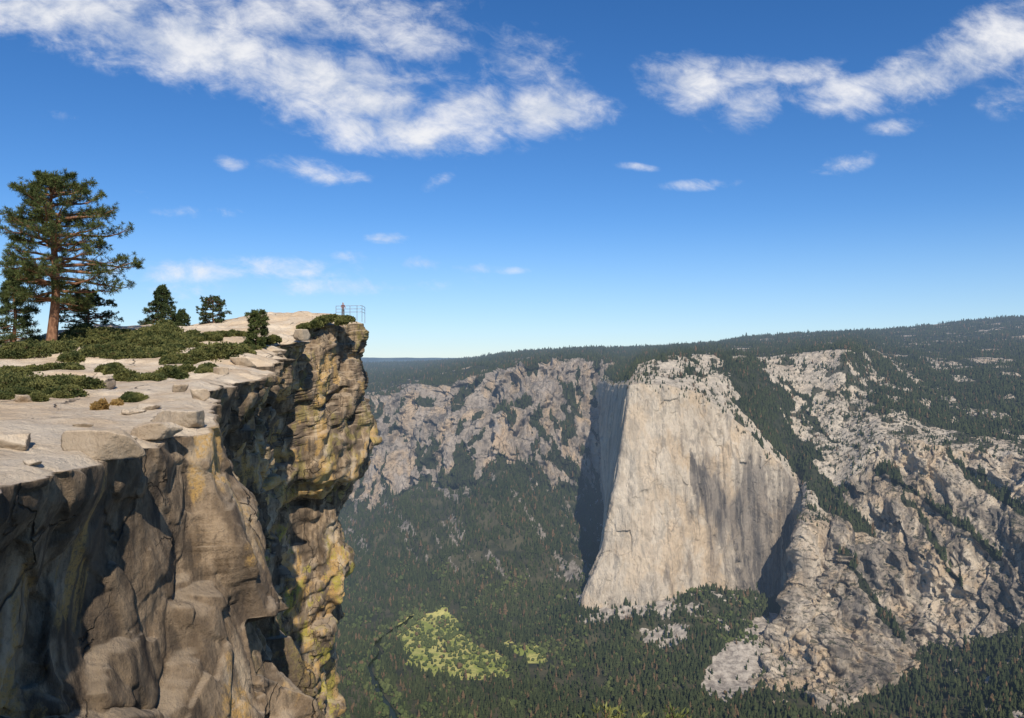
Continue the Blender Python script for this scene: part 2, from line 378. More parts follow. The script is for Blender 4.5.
# ------------------------------------------------------------ big wall (monolith) sheet
def lofted(cols,rows_n,NSc,wts=None):
    A=np.array([[W(*c) for c in col] for col in cols])
    b0=A[:,:1].copy(); b0[...,2]-=160
    bk=A[:,-1:].copy(); bk[...,1]+=1500; bk[...,2]-=260; bk[...,0]*=1.2
    A=np.concatenate([b0,A,bk],1)
    t=np.interp(np.linspace(0,1,NSc),np.r_[0,np.cumsum(wts)]/sum(wts),np.arange(len(cols)))
    B=catmull(A,t)
    vv=np.concatenate([np.linspace(k,k+1,n,endpoint=False) for k,n in enumerate(rows_n)]+[[len(rows_n)]])
    i=np.clip(vv.astype(int),0,B.shape[1]-2); u=(vv-i)[:,None,None]
    Bt=B.transpose(1,0,2)
    return Bt[i]*(1-u)+Bt[i+1]*u, vv, t
EC=[
[(600,520,4300),(600,470,4300),(600,420,4300),(603,376,4400),(608,368,4700),(612,362,5200),(615,348,7500)],
[(610,552,3700),(606,495,3720),(603,440,3740),(611,385,3780),(622,372,4000),(630,363,4400),(632,348,7200)],
[(588,592,3150),(605,535,3180),(614,470,3230),(625,384,3300),(634,368,3500),(645,359,3900),(645,347,7100)],
[(578,613,2940),(603,550,2990),(617,480,3050),(629,386,3150),(640,368,3400),(652,359,3750),(652,347,7000)],
[(592,614,2905),(613,550,2965),(625,480,3030),(636,385,3140),(650,366,3420),(660,357,3700),(664,346,7000)],
[(625,613,2885),(640,550,2950),(650,480,3020),(662,386,3135),(668,364,3450),(675,356,3600),(682,345,7000)],
[(665,600,2900),(675,545,2960),(685,480,3030),(700,395,3140),(695,370,3400),(705,355,3650),(712,343,7000)],
[(710,592,2970),(715,545,3035),(722,490,3080),(735,422,3150),(725,378,3400),(735,357,3700),(745,338,7000)],
[(755,595,3060),(758,560,3105),(762,515,3120),(772,458,3130),(755,400,3350),(770,358,3800),(780,335,7000)],
[(787,610,3120),(790,575,3140),(793,540,3145),(798,492,3150),(785,420,3400),(800,354,3800),(810,333,7000)],
[(735,712,2400),(772,645,2650),(795,580,2820),(808,515,2940),(812,430,3350),(828,350,3750),(838,332,7000)],
[(790,770,2100),(808,680,2450),(820,600,2760),(830,520,2930),(835,440,3250),(850,349,3700),(858,331,7000)],
[(850,700,2350),(858,620,2650),(865,540,2850),(875,445,3050),(880,405,3300),(885,360,4000),(900,328,7000)],
[(930,665,2480),(930,600,2650),(930,530,2780),(935,450,2950),(935,420,3200),(940,365,4000),(950,323,7000)],
[(1000,635,2480),(1000,570,2600),(1000,510,2720),(1000,455,2850),(1005,425,3100),(1005,365,3900),(1010,317,7000)],
[(1100,610,2400),(1100,550,2480),(1100,500,2570),(1100,455,2700),(1105,425,3000),(1110,355,4000),(1120,312,7000)],
[(1320,610,2200),(1320,550,2280),(1320,500,2370),(1320,455,2500),(1325,425,2800),(1330,350,4000),(1340,310,7000)]]
PE,vE,tE=lofted(EC,[12,120,120,120,100,90,120,8],1350,[.6,.9,.9,.5,1,1.2,1.3,1.3,1.1,1.3,1,1.3,1.5,1.5,1.5,.8])
rug=np.interp(tE,[0,1,2,3,5,7,8.5,9.6,10.4,12,16],[.7,.25,.12,.20,.30,.36,.38,.5,.8,1,1])[None,:]
cl=(sstep(.8,1.2,vE)*(1-sstep(3.9,4.2,vE)))[:,None]
up=sstep(3.9,4.6,vE)[:,None]
n=gnormal(PE); n=n*np.sign(-(n[...,1:2]*1.0-n[...,2:3]*.6)+1e-6)
nh=n.copy(); nh[...,2]*=.25; nh/=np.linalg.norm(nh,axis=-1,keepdims=True)+1e-9
wp=PE+np.stack([fbm(PE/90,4,60+k) for k in range(3)],-1)*25
d=fbm(wp/np.array([190,190,700]),4,50)*(70+60*np.clip(rug-.5,0,1))*rug
rb=np.abs(fbm(wp/np.array([110,110,800]),4,53)); d+=(.3-rb)*110*rug
dg=rot(wp,1,-.7); rd2=np.abs(fbm(dg/np.array([70,260,420]),3,58)); d+=(.25-rd2)*70*np.clip(rug-.35,0,1)
r1,e1,t1=voronoi(wp/np.array([95,95,280]),9,True)
d+=((r1-.5)*14+t1*24)*rug
r2,e2,t2=voronoi(wp/np.array([34,34,110])+4,10,True)
d+=((r2-.5)*5+t2*8)*(rug*.8+.15)
d+=fbm(PE/np.array([18,18,100]),5,56,.6)*11*(rug+.25)
PE0=PE.copy()
PE=PE+nh*(d*cl)[...,None]
zz=fbm(PE0/np.array([220,220,220]),5,70)*34+(r2-.5)*4+fbm(PE0/40,4,71)*9
PE[...,2]+=zz*up*np.interp(vE,[4,5,6,6.8,7,8],[.5,.8,.55,.4,.3,.3])[:,None]
pxe=PE0[...,0]/PE0[...,1]*F+512; pye=359-PE0[...,2]/PE0[...,1]*F
wx=fbm(PE0/130,5,80)*20; wy=fbm(PE0/130+7,5,81)*15
X_,Y_=pxe+wx,pye+wy
fo=np.zeros(pxe.shape)
polys=[[(722,362),(752,360),(778,395),(800,430),(828,480),(872,540),(848,532),(800,480),(748,415),(728,388)],
[(862,336),(1024,332),(1500,325),(1500,452),(1024,446),(960,436),(905,422),(868,392),(850,362)],
[(930,668),(1024,622),(1500,590),(1500,900),(820,900),(870,700)],
[(600,352),(650,356),(690,350),(760,350),(860,350),(860,300),(560,300)]]
for p_ in polys: fo=np.maximum(fo,inpoly(X_,Y_,p_).astype(float))
for (a0,b0_,a1,b1_,wd_) in [(880,470,1010,560,4),(950,455,1040,520,4),(850,560,905,640,4),(905,500,960,590,3),(985,470,1060,540,3),(790,385,835,440,4),(760,372,800,420,3)]:
    tt_=np.clip(((X_-a0)*(a1-a0)+(Y_-b0_)*(b1_-b0_))/((a1-a0)**2+(b1_-b0_)**2),0,1)
    dd_=np.hypot(X_-a0-tt_*(a1-a0),Y_-b0_-tt_*(b1_-b0_)); fo=np.maximum(fo,(dd_<wd_*(.5+1.2*(fbm(PE0/35,3,99)+.4)))*1.0)
fo=np.maximum(fo,(vE>6.03)[:,None]*1.0*np.ones_like(fo))
fo=np.maximum(fo,((tE<2.3)[None,:]&(vE>4.25)[:,None])*1.0)
barep=fbm(PE0/np.array([160,90,90]),4,90); fo*=1-((barep>.24)&(vE>6.05)[:,None])*.95
barep2=fbm(PE0/np.array([70,110,110]),5,92); fo*=1-((barep2>.15)&(pxe>855)&(pye<450)&(vE<6.1)[:,None])*.9
crest=((vE>4.05)&(vE<6.05))[:,None]&(tE>4)[None,:]
fo=np.maximum(fo,crest*(fbm(PE0/50,4,91)>.20)*.55)
arc=np.exp(-((np.hypot((pxe-655)/1.0,(pye-620)/1.35)-112)/12)**2)*(pxe>690)*(pye<600)
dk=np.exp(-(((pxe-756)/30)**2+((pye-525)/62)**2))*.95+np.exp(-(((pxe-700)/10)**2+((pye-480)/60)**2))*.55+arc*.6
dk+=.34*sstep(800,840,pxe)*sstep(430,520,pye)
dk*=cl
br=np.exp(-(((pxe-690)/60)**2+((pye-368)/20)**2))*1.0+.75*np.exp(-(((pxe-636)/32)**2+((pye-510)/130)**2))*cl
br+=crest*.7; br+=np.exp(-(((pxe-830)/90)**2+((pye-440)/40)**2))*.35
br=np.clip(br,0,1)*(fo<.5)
scr=np.clip(rug*.9,0,1)*np.ones_like(fo)
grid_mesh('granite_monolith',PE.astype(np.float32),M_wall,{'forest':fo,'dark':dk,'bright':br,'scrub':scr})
print('E',time.time()-T0)
FC=[
[(-260,470,4500),(-260,430,4600),(-260,390,4800),(-260,375,6000),(-260,362,9500)],
[(200,500,4300),(200,460,4400),(200,410,4600),(210,385,5500),(210,363,10000)],
[(340,515,4200),(350,460,4350),(362,405,4600),(368,381,5500),(370,363,10000)],
[(400,502,4200),(404,445,4350),(410,394,4600),(414,377,5200),(418,362,10000)],
[(450,485,4150),(452,430,4300),(456,384,4500),(460,370,5000),(463,359.5,9000)],
[(500,480,4050),(500,420,4200),(505,371,4400),(508,363,5000),(510,353,7500)],
[(555,490,4050),(556,425,4200),(560,364,4400),(565,357,5000),(570,349,7000)],
[(600,510,4100),(602,430,4250),(606,364,4500),(612,357,5200),(620,348,7200)],
[(720,500,4500),(720,440,4600),(720,380,4800),(720,370,5500),(720,350,7500)]]
PG,vG,tG=lofted(FC,[8,90,90,60,90,6],800,[.4,.8,1.2,1.2,1.3,1.4,1.3,.7])
cl=(sstep(.5,1.1,vG)*(1-sstep(2.9,3.3,vG)))[:,None]; up=sstep(2.9,3.5,vG)[:,None]
n=gnormal(PG); n=n*np.sign(-(n[...,1:2]-n[...,2:3]*.6)+1e-6); nh=n.copy(); nh[...,2]*=.25; nh/=np.linalg.norm(nh,axis=-1,keepdims=True)+1e-9
wp=PG+np.stack([fbm(PG/110,4,160+k) for k in range(3)],-1)*35
rb=np.abs(fbm(wp/np.array([130,130,900]),4,153)); d=(.3-rb)*190+fbm(wp/np.array([260,260,700]),4,150)*100
r1,e1,t1=voronoi(wp/np.array([90,90,260]),19,True); d+=(r1-.5)*20+t1*26
r2,e2,t2=voronoi(wp/np.array([34,34,110]),20,True); d+=(r2-.5)*8+t2*10
d+=fbm(PG/np.array([22,22,100]),5,156,.6)*18
PG0=PG.copy(); PG=PG+nh*(d*cl)[...,None]
PG[...,2]+=(fbm(PG0/250,4,170)*30+fbm(PG0/60,3,171)*8)*up*np.interp(vG,[3,4,5,6],[1,.8,.35,.3])[:,None]
pxg=PG0[...,0]/PG0[...,1]*F+512; pyg=359-PG0[...,2]/PG0[...,1]*F
fG=np.zeros(pxg.shape)+(vG>3.1)[:,None]
fG=np.maximum(fG,(fbm(PG0/np.array([60,60,300]),5,180)>.27)*cl*.9)
fG=np.maximum(fG,((vG<1.9)[:,None]*1.0)*(fbm(PG0/np.array([50,50,300]),4,181)>(vG-1.3)[:,None]*1.0))
fG*=1-((fbm(PG0/np.array([150,90,90]),4,190)>.25)&(vG>3.2)[:,None])*.9
grid_mesh('distant_cliff',PG.astype(np.float32),M_far,{'forest':fG,'dark':.2*np.ones_like(fG),'bright':0*fG,'scrub':.6*np.ones_like(fG)})
print('F',time.time()-T0)

# ------------------------------------------------------------ valley ground
gc=[]
for px in (-300,0,200,340,450,550,650,750,850):
    for D in (1000,1500,1900,2250): gc.append(W(px,0,D)[:2]+(-1025,))
for px in (340,380,430,480,540): 
    for D in (2500,2800,3050): gc.append(W(px,0,D)[:2]+(-1020,))
for c in [(400,570,3450),(400,530,3700),(400,498,4100),(340,600,3400),(340,535,4000),(340,500,4350),(0,520,4200),(-300,500,4300),(-300,620,3200),(0,620,3200),
 (500,605,3080),(500,560,3350),(500,512,3650),(500,473,4000),(450,590,3250),(450,542,3600),(450,480,4150),(560,606,3040),(560,550,3400),(568,505,3850),(592,490,4100),(590,548,3550),
 (578,612,2920),(600,612,2890),(620,612,2870),(665,597,2880),(710,590,2950),(757,594,3040),(786,606,3100),(620,560,3400),
 (640,650,2700),(700,645,2650),(700,700,2340),(750,622,2800),(750,655,2600),(725,690,2440),(640,700,2340),
 (860,720,2300),(930,668,2480),(1000,638,2480),(1024,718,1950),(900,730,2150),(960,690,2250),(1100,620,2380),(1320,620,2180),(1100,718,1850),(1320,718,1700)]:
    gc.append(W(*c))
gc+= [(x,D,-950) for x in (1000,1600) for D in (1000,1400)]
gz0=rbf_fit(np.array(gc))
def gz(x,y):
    z=gz0(x,y); k=sstep(-1005,-960,z)
    p=np.stack([x,y,np.zeros_like(x)],-1)
    ps=np.stack([(x*.92+y*.40)/110,(y*.92-x*.4)/700,0*x],-1)
    z=z+(fbm(p/180,4,200)*34+fbm(p/40,3,201)*8-(np.abs(fbm(ps,4,202))-.2)*90*sstep(-980,-850,z)*sstep(500,300,x))*k
    return np.maximum(z,-1000)
pg=np.linspace(-350,1400,1000)[None,:]; Dg=np.geomspace(900,5200,560)[:,None]
GX=(pg-512)/F*Dg; GY=Dg+0*pg; GZ=gz(GX,GY); GP=np.stack([GX,GY,GZ],-1)
pyG=359-GZ/GY*F; pxG=GX/GY*F+512
wx=fbm(GP/90,5,210)*16; wy=fbm(GP/90+3,5,211)*9; X_,Y_=pxG+wx,pyG+wy
mead=inpoly(X_,Y_,[(398,622),(425,618),(446,612),(462,632),(482,650),(500,655),(507,668),(500,677),(470,681),(425,678),(398,655)])*1.0
mead=np.maximum(mead,inpoly(X_,Y_,[(500,640),(540,645),(552,660),(530,662)])*.9)
rockm=inpoly(X_,Y_,[(698,690),(715,655),(742,628),(775,612),(795,618),(792,650),(760,680),(730,705)])*1.0
rockm=np.maximum(rockm,inpoly(X_,Y_,[(648,640),(660,622),(690,622),(688,640),(665,652)])*.8)
rockm=np.maximum(rockm,inpoly(X_,Y_,[(575,618),(600,606),(680,596),(690,604),(640,618),(600,624)])*.75)
tal=(fbm(GP/np.array([45,45,45]),5,215)>.2)*.75*sstep(-985,-900,GZ); rockm=np.maximum(rockm,tal*(pxG>560))
ps=np.stack([(GX*.92+GY*.40)/45,(GY*.92-GX*.4)/420,0*GX],-1)
west=(pxG<590)&(GZ>-900)
rockm=np.maximum(rockm,(fbm(ps,5,217)>.18)*.6*west)
brown=((fbm(GP/np.array([110,110,110])+8,5,218)>.2)|((fbm(ps*.6,4,219)>.1)&west))*1.0
brown=np.maximum(brown,inpoly(X_,Y_,[(505,650),(545,660),(548,682),(500,682)])*1.4)
grid_mesh('valley_ground',GP.astype(np.float32),M_ground,{'meadow':mead,'rock':rockm*(1-mead),'slope':west*1.0})
rv=[(395,720),(384,700),(374,682),(370,668),(380,655),(376,645),(388,634),(404,624),(412,616)]
rc=catmull(np.array([(W(a,0,800000/(b_-359))[0],800000/(b_-359)) for a,b_ in rv]),np.linspace(0,len(rv)-1,160))
tt=np.gradient(rc,axis=0); tt/=np.linalg.norm(tt,axis=1,keepdims=True); nn=np.stack([tt[:,1],-tt[:,0]],1)
wd=10+3*np.sin(np.arange(160)*.2)[:,None]
RV=np.stack([np.c_[rc+nn*wd,np.full(160,-999.2)],np.c_[rc-nn*wd,np.full(160,-999.2)]],0)
m,nb,b=new_mat('river_water'); b.inputs['Base Color'].default_value=(.02,.03,.022,1); b.inputs['Roughness'].default_value=.25; b.inputs['Specular IOR Level'].default_value=.3
grid_mesh('river',RV,m)
dr=np.min(np.hypot(GX[...,None]-rc[None,None,::4,0],GY[...,None]-rc[None,None,::4,1]),-1)
ph=np.linspace(-700,1700,500)[None,:]; Dh=np.geomspace(5000,40000,60)[:,None]
HX=(ph-512)/F*Dh; HP=np.stack([HX,Dh+0*ph,0*HX],-1)
HP[...,2]=-420+fbm(HP/2500,5,300)*260+sstep(15000,22000,Dh)*(400)+sstep(22000,26000,Dh)*30*fbm(HP/3000,3,301)
HP[...,2]=np.minimum(HP[...,2],20+fbm(HP/1500,4,302)*45)
m,nb,b=new_mat('distant_hill_forest'); g=nb.n('ShaderNodeNewGeometry'); c=nb.mix(nb.rng(nb.noise(g.outputs['Position'],(1,1,1),.002,5,.6),.4,.6),(.03,.05,.04),(.07,.10,.08))
painted_haze(m,nb,b,c,g.outputs['Position'],30000.)
grid_mesh('distant_hills',HP.astype(np.float32),m)
print('G',time.time()-T0)

# ------------------------------------------------------------ distant forest (instances)
M_fol=mat_leaf('conifer_foliage_distant',(.021,.031,.014),(.064,.073,.028),True)
M_fol2=mat_leaf('broadleaf_foliage_distant',(.05,.07,.022),(.11,.12,.04),True)
def far_conifer(seed,H=1.0):
    r=np.random.default_rng(seed); V=[];Fc=[]
    tiers=5; 
    for k in range(tiers):
        z0=.10+.8*k/tiers; z1=min(1.0,z0+.34); rad=.20*(1-k/tiers)**.7+.03
        ns=7; base=len(V); ph=r.random()*6
        for j in range(ns):
            a=ph+j*2*math.pi/ns; rr=rad*(.55+.75*r.random()); V.append((rr*math.cos(a),rr*math.sin(a),z0+r.normal()*.03))
        V.append((r.normal()*.015,r.normal()*.015,z1))
        for j in range(ns): Fc.append((base+j,base+(j+1)%ns,base+ns))
    return mesh_from('conifer_proto',V,Fc,M_fol,False,None,False)
import bmesh
def far_broad(seed):
    r=np.random.default_rng(seed); bm=bmesh.new(); bmesh.ops.create_icosphere(bm,subdivisions=2,radius=.3)
    for v in bm.verts: v.co*= .7+.6*r.random(); v.co.z=v.co.z*1.1+.4
    me=bpy.data.meshes.new('broadleaf_proto'); bm.to_mesh(me); bm.free(); me.materials.append(M_fol2)
    return bpy.data.objects.new('broadleaf_proto',me)
col=bpy.data.collections.new('forest_prototypes')
for s_ in range(5): col.objects.link(far_conifer(s_))
colb=bpy.data.collections.new('broadleaf_prototypes')
for s_ in range(3): colb.objects.link(far_broad(s_))
def scatter(P,mask,count):
    q=P.astype(float); a=q[:-1,1:]-q[:-1,:-1]; b_=q[1:,:-1]-q[:-1,:-1]
    c=np.cross(a,b_); 
    ar=np.abs(c[...,2])+.35*np.linalg.norm(c[...,:2],axis=-1); w=(ar*mask[:-1,:-1]).ravel(); cs=np.cumsum(w); 
    k=np.searchsorted(cs,rng.random(count)*cs[-1]); i,j=np.divmod(k,P.shape[1]-1)
    u,v=rng.random((2,count))[:,:,None]
    return q[i,j]*(1-u)*(1-v)+q[i,j+1]*u*(1-v)+q[i+1,j]*(1-u)*v+q[i+1,j+1]*u*v
def forest(name,pts,sc,coll):
    me=bpy.data.meshes.new(name); me.vertices.add(len(pts)); me.vertices.foreach_set('co',pts.astype(np.float32).ravel())
    at=me.attributes.new('tscale','FLOAT','POINT'); at.data.foreach_set('value',sc.astype(np.float32))
    o=link(bpy.data.objects.new(name,me)); md=o.modifiers.new('scatter','NODES')
    ng=bpy.data.node_groups.new(name+'_nodes','GeometryNodeTree')
    ng.interface.new_socket('Geometry',in_out='INPUT',socket_type='NodeSocketGeometry'); ng.interface.new_socket('Geometry',in_out='OUTPUT',socket_type='NodeSocketGeometry')
    nd=ng.nodes; gi=nd.new('NodeGroupInput'); go=nd.new('NodeGroupOutput'); ip=nd.new('GeometryNodeInstanceOnPoints'); ci=nd.new('GeometryNodeCollectionInfo')
    ci.inputs['Collection'].default_value=coll; ci.inputs['Separate Children'].default_value=True; ci.inputs['Reset Children'].default_value=True
    ri=nd.new('FunctionNodeRandomValue'); ri.data_type='INT'; ri.inputs[5].default_value=20; ri.inputs[4].default_value=0
    rr=nd.new('FunctionNodeRandomValue'); rr.data_type='FLOAT_VECTOR'; rr.inputs[0].default_value=(-.06,-.06,0); rr.inputs[1].default_value=(.06,.06,6.28)
    na=nd.new('GeometryNodeInputNamedAttribute'); na.data_type='FLOAT'; na.inputs[0].default_value='tscale'
    l=ng.links.new; l(gi.outputs[0],ip.inputs['Points']); l(ci.outputs[0],ip.inputs['Instance']); ip.inputs['Pick Instance'].default_value=True
    l([s for s in ri.outputs if s.type=='INT'][0],ip.inputs['Instance Index']); l([s for s in rr.outputs if s.type=='VECTOR'][0],ip.inputs['Rotation']); l([s for s in na.outputs if s.enabled][0],ip.inputs['Scale'])
    l(ip.outputs[0],go.inputs[0]); md.node_group=ng
    return o
vis=((pxG>300)&(pxG<1080)&(pyG<760)&(pyG>350)).astype(float)
clump=sstep(-.35,.25,fbm(GP/120,5,400))*.8+.2
gm=(1-rockm*np.where(west,.8,.95))*(1-mead*.985)*vis*clump*(1-brown*.55)*sstep(12,20,dr); gm=np.maximum(gm,0)
p1=scatter(GP,gm,95000); s1=np.exp(rng.normal(0,.3,len(p1)))*19
visE=((pxe>560)&(pxe<1090)).astype(float)*np.where(vE>6,.3,1)[:,None]
p2=scatter(PE,(fo*visE)*(sstep(-.3,.25,fbm(PE0/100,4,401))*.85+.15),60000); s2=np.exp(rng.normal(0,.3,len(p2)))*16
p2b=scatter(PE,visE*((vE>3.9)&(vE<6.2))[:,None]*(fbm(PE0/40,3,403)>0),7500); s2b=np.exp(rng.normal(0,.35,len(p2b)))*10.5
p3=scatter(PG,fG*((pxg>330)&(pxg<700))*np.where(vG>3.5,.4,1)[:,None],42000); s3=np.exp(rng.normal(0,.3,len(p3)))*18
forest('distant_forest',np.r_[p1,p2,p2b,p3]-np.array([0,0,1.0]),np.r_[s1,s2,s2b,s3],col)
ok=((pxG>330)&(pxG<760)&(pyG<740)&(pyG>560)).astype(float)*sstep(12,20,dr)
p4=scatter(GP,ok*(mead*.10+.12*(fbm(GP/100,3,402)>.15)+.5*((dr<45)&(pyG>600))),3600); forest('valley_broadleaf_trees',p4-np.array([0,0,1]),np.exp(rng.normal(0,.3,len(p4)))*14,colb)
print('forest',time.time()-T0)

# ------------------------------------------------------------ near vegetation
M_bark=mat_plain('pine_bark',(.12,.06,.035),(.30,.16,.09),6,.95,0,.04,(1,1,.3))
M_need=mat_leaf('pine_needles',(.035,.052,.018),(.12,.14,.042))
M_need2=mat_leaf('fir_needles',(.028,.045,.018),(.085,.11,.04))
M_shrub=mat_leaf('manzanita_leaves',(.04,.055,.018),(.16,.155,.05))
M_dry=mat_leaf('dry_grass',(.22,.13,.04),(.36,.24,.09))
def tube(path,rad,ns=7):
    path=np.array(path,float); n_=len(path); t=np.gradient(path,axis=0); t/=np.linalg.norm(t,axis=1,keepdims=True)+1e-9
    ref=np.where(np.abs(t[:,2:3])>.9,np.array([[1.,0,0]]),np.array([[0,0,1.]])); a=np.cross(t,ref); a/=np.linalg.norm(a,axis=1,keepdims=True)+1e-9; b_=np.cross(t,a)
    an=np.arange(ns)*2*math.pi/ns
    V=path[:,None]+np.array(rad)[:,None,None]*(a[:,None]*np.cos(an)[None,:,None]+b_[:,None]*np.sin(an)[None,:,None])
    idx=np.arange(n_*ns).reshape(n_,ns); i2=np.roll(idx,-1,1)
    Fc=np.stack([idx[:-1],i2[:-1],i2[1:],idx[1:]],-1).reshape(-1,4)
    return V.reshape(-1,3),Fc
def join(parts):
    V=[];Fc=[];o=0
    for v,f in parts: V.append(v);Fc.append(f+o);o+=len(v)
    return np.concatenate(V),np.concatenate(Fc)
def tufts(C,Dr,size,nb_,r,width=.05,spread=.9):
    n_=len(C); c=np.repeat(C,nb_,0); d=np.repeat(Dr,nb_,0)+r.normal(0,spread,(n_*nb_,3)); d/=np.linalg.norm(d,axis=1,keepdims=True)
    ln=size*(.6+.6*r.random((n_*nb_,1)))
    s=np.cross(d,r.normal(size=(n_*nb_,3))); s/=np.linalg.norm(s,axis=1,keepdims=True)
    V=np.stack([c-s*width*.6,c+d*ln*.6-s*width,c+d*ln+s*0,c+d*ln*.5+s*width],1)
    return V.reshape(-1,3),np.arange(n_*nb_*4).reshape(-1,4)
def conifer(name,base,H,prof,nl,seed,tsize=.35,nblade=22,r0=None,lean=(0,0),mat=None,droop=.12,rise=.25,padw=.28,hmin=.25,width=.04,subs=9,leftf=1.0,vz=.35):
    r=np.random.default_rng(seed); bx,by,bz=base; r0=r0 or H*.028
    par=link(bpy.data.objects.new(name,None)); par.location=(bx,by,bz); par.empty_display_size=.5
    hh=np.linspace(0,1,16); tr=np.stack([lean[0]*hh**1.5*H+.012*H*np.sin(hh*7+seed),lean[1]*hh*H+.01*H*np.sin(hh*5),hh*H-.25],-1)
    rad=r0*(1-hh)**.75+.02; rad[0]*=1.35
    parts=[tube(tr,rad,12)]; C=[];Dd=[]
    az=r.random()*6
    for k in range(nl):
        f=hmin+(1-hmin)*(k/(nl-1))**1.0; f=np.clip(f+r.normal()*.018,0,.99); az+=2.4+r.normal()*.35
        p0=np.array([np.interp(f,hh,tr[:,j]) for j in range(3)])
        Ln=np.interp(f,*prof)*(.55+.55*r.random()); dx=math.cos(az)
        if dx<0: Ln*=(1-(1-leftf)*-dx)
        t=np.linspace(0,1,8); up=rise*(f*1.5-.5)+r.normal()*.08
        px_=np.stack([p0[0]+np.cos(az)*Ln*t,p0[1]+np.sin(az)*Ln*t,p0[2]+Ln*(up*t-droop*t**2+.14*t**4)+.05*Ln*np.sin(t*6+k)*t],-1)
        px_+=np.cumsum(r.normal(0,.02*Ln,(8,3)),0)*.5
        parts.append(tube(px_,(.16*r0+.016*Ln)*(1-t)**.8+.012,5))
        for q_ in range(subs):
            tt_=.30+.70*r.random()**.8; p=np.array([np.interp(tt_,t,px_[:,j]) for j in range(3)])
            sd=az+r.choice([-1,1])*(.4+.7*r.random()); sl=padw*Ln*(1.15-tt_)*(.5+r.random())+.15
            e=p+np.array([math.cos(sd)*sl,math.sin(sd)*sl,sl*(r.random()*1.1-.15)*vz*2])
            parts.append(tube([p,(p+e)/2+r.normal(0,.02,3),e],[.02,.014,.008],4))
            for w_ in (1.0,.6): C.append(p+(e-p)*w_+r.normal(0,.08,3)); Dd.append((e-p)/(sl+.01)*.4+np.array([0,0,.35]))
        C.append(px_[-1]); Dd.append(np.array([math.cos(az),math.sin(az),.4]))
    C.append(tr[-1]);Dd.append(np.array([0,0,1.]))
    v,f_=join(parts); o=mesh_from('trunk_and_limbs',v,f_,M_bark); o.parent=par
    v,f_=tufts(np.array(C),np.array(Dd),tsize,nblade,r,width); o=mesh_from('needles',v,f_,mat or M_need,False); o.parent=par
    return par
y=72;x=(53-512)/F*72;z=float(ztop(x,y))
Hp=(359-178)/F*72-z
conifer('pine_tree',(x,y,z),Hp,([0,.2,.3,.42,.52,.65,.78,.88,.95,1],[2,3.4,4.6,6.0,6.6,6.2,5.4,4.3,3.0,1.2]),84,5,.40,24,.46,(.004,0),M_need,droop=.12,rise=.36,subs=17,width=.021,leftf=.74,hmin=.27,padw=.34,vz=.5)
def small(name,px,pybase,D,pytop,wpx,seed,mat,dense=1,pr=None,**k):
    x=(px-512)/F*D; z=float(ztop(x,D)); H=(359-pytop)/F*D-z; w=wpx/F*D/2
    H=max(H,1.0)
    conifer(name,(x,D,z),H,pr and ([a for a in pr[0]],[w*b_ for b_ in pr[1]]) or ([0,.15,.4,.8,1],[w*1.0,w*1.1,w*.8,w*.35,.08*w]),int(60*dense),seed,max(.16,H*.055),18,H*.025,mat=mat,hmin=.06,droop=.15,rise=.15,subs=8,width=.025,**k)
small('fir_tree',14,340,74,268,46,11,M_need2,.9)
small('pine_tree',88,335,84,289,58,12,M_need2,1.0,([0,.3,.6,.85,1],[.7,1.1,1,.6,.1]))
small('fir_tree',162,325,88,285,38,13,M_need2,1.2)
small('pine_tree',213,321,94,296,32,14,M_need2,.9,([0,.3,.6,.85,1],[.8,1.1,1,.7,.3]))
small('fir_tree',257,342,76,309,22,15,M_need,1.0,([0,.3,.6,.85,1],[.7,1.1,1,.8,.3]))
small('fir_tree',182,330,88,309,20,16,M_need2,.8)
def shrub(px,py,wpx,depth,h,seed,n_=5000,mat=None,name='manzanita_shrub',leaf=None):
    r=np.random.default_rng(seed); cx,cy,cz=ray_hit(px,py); a=wpx/F*cy; leaf=leaf or max(.045,cy*.0018)
    k=max(4,int(a*depth*1.6)); sx=cx+a*(r.random(k)*2-1)*.85; sy=cy+depth*(r.random(k)*2-1)*.85; sr=(.45+.5*r.random(k))*min(a,depth)*.75; sh=h*(.5+.6*r.random(k))
    i=r.integers(0,k,n_); d=r.normal(size=(n_,3)); d/=np.linalg.norm(d,axis=1,keepdims=True); d[:,2]=np.abs(d[:,2])
    q=(.55+.45*r.random((n_,1))**.5)*(1+.25*r.normal(size=(n_,1))*.4)
    X=sx[i]+d[:,0]*sr[i]*q[:,0]; Y=sy[i]+d[:,1]*sr[i]*q[:,0]; Z=ztop(X,Y)+d[:,2]*sh[i]*q[:,0]-.02
    C=np.stack([X,Y,Z],-1)
    v,f_=tufts(C,d+np.array([0,0,.5]),leaf*1.7,4,r,leaf*.5,.8)
    stems=[]
    for j in range(min(k,10)):
        z0=float(ztop(sx[j],sy[j]))
        for q_ in range(4):
            an=r.random()*6.28; e=np.array([sx[j]+math.cos(an)*sr[j]*.8,sy[j]+math.sin(an)*sr[j]*.8,z0+sh[j]*.7]); stems.append(tube([(sx[j],sy[j],z0-.05),((sx[j]+e[0])/2,(sy[j]+e[1])/2,z0+sh[j]*.45),e],[.025,.018,.008],4))
    par=link(bpy.data.objects.new(name,None)); 
    o=mesh_from('leaves',v,f_,mat or M_shrub,False); o.parent=par
    sv,sf=join(stems); o=mesh_from('stems',sv,sf,M_bark); o.parent=par
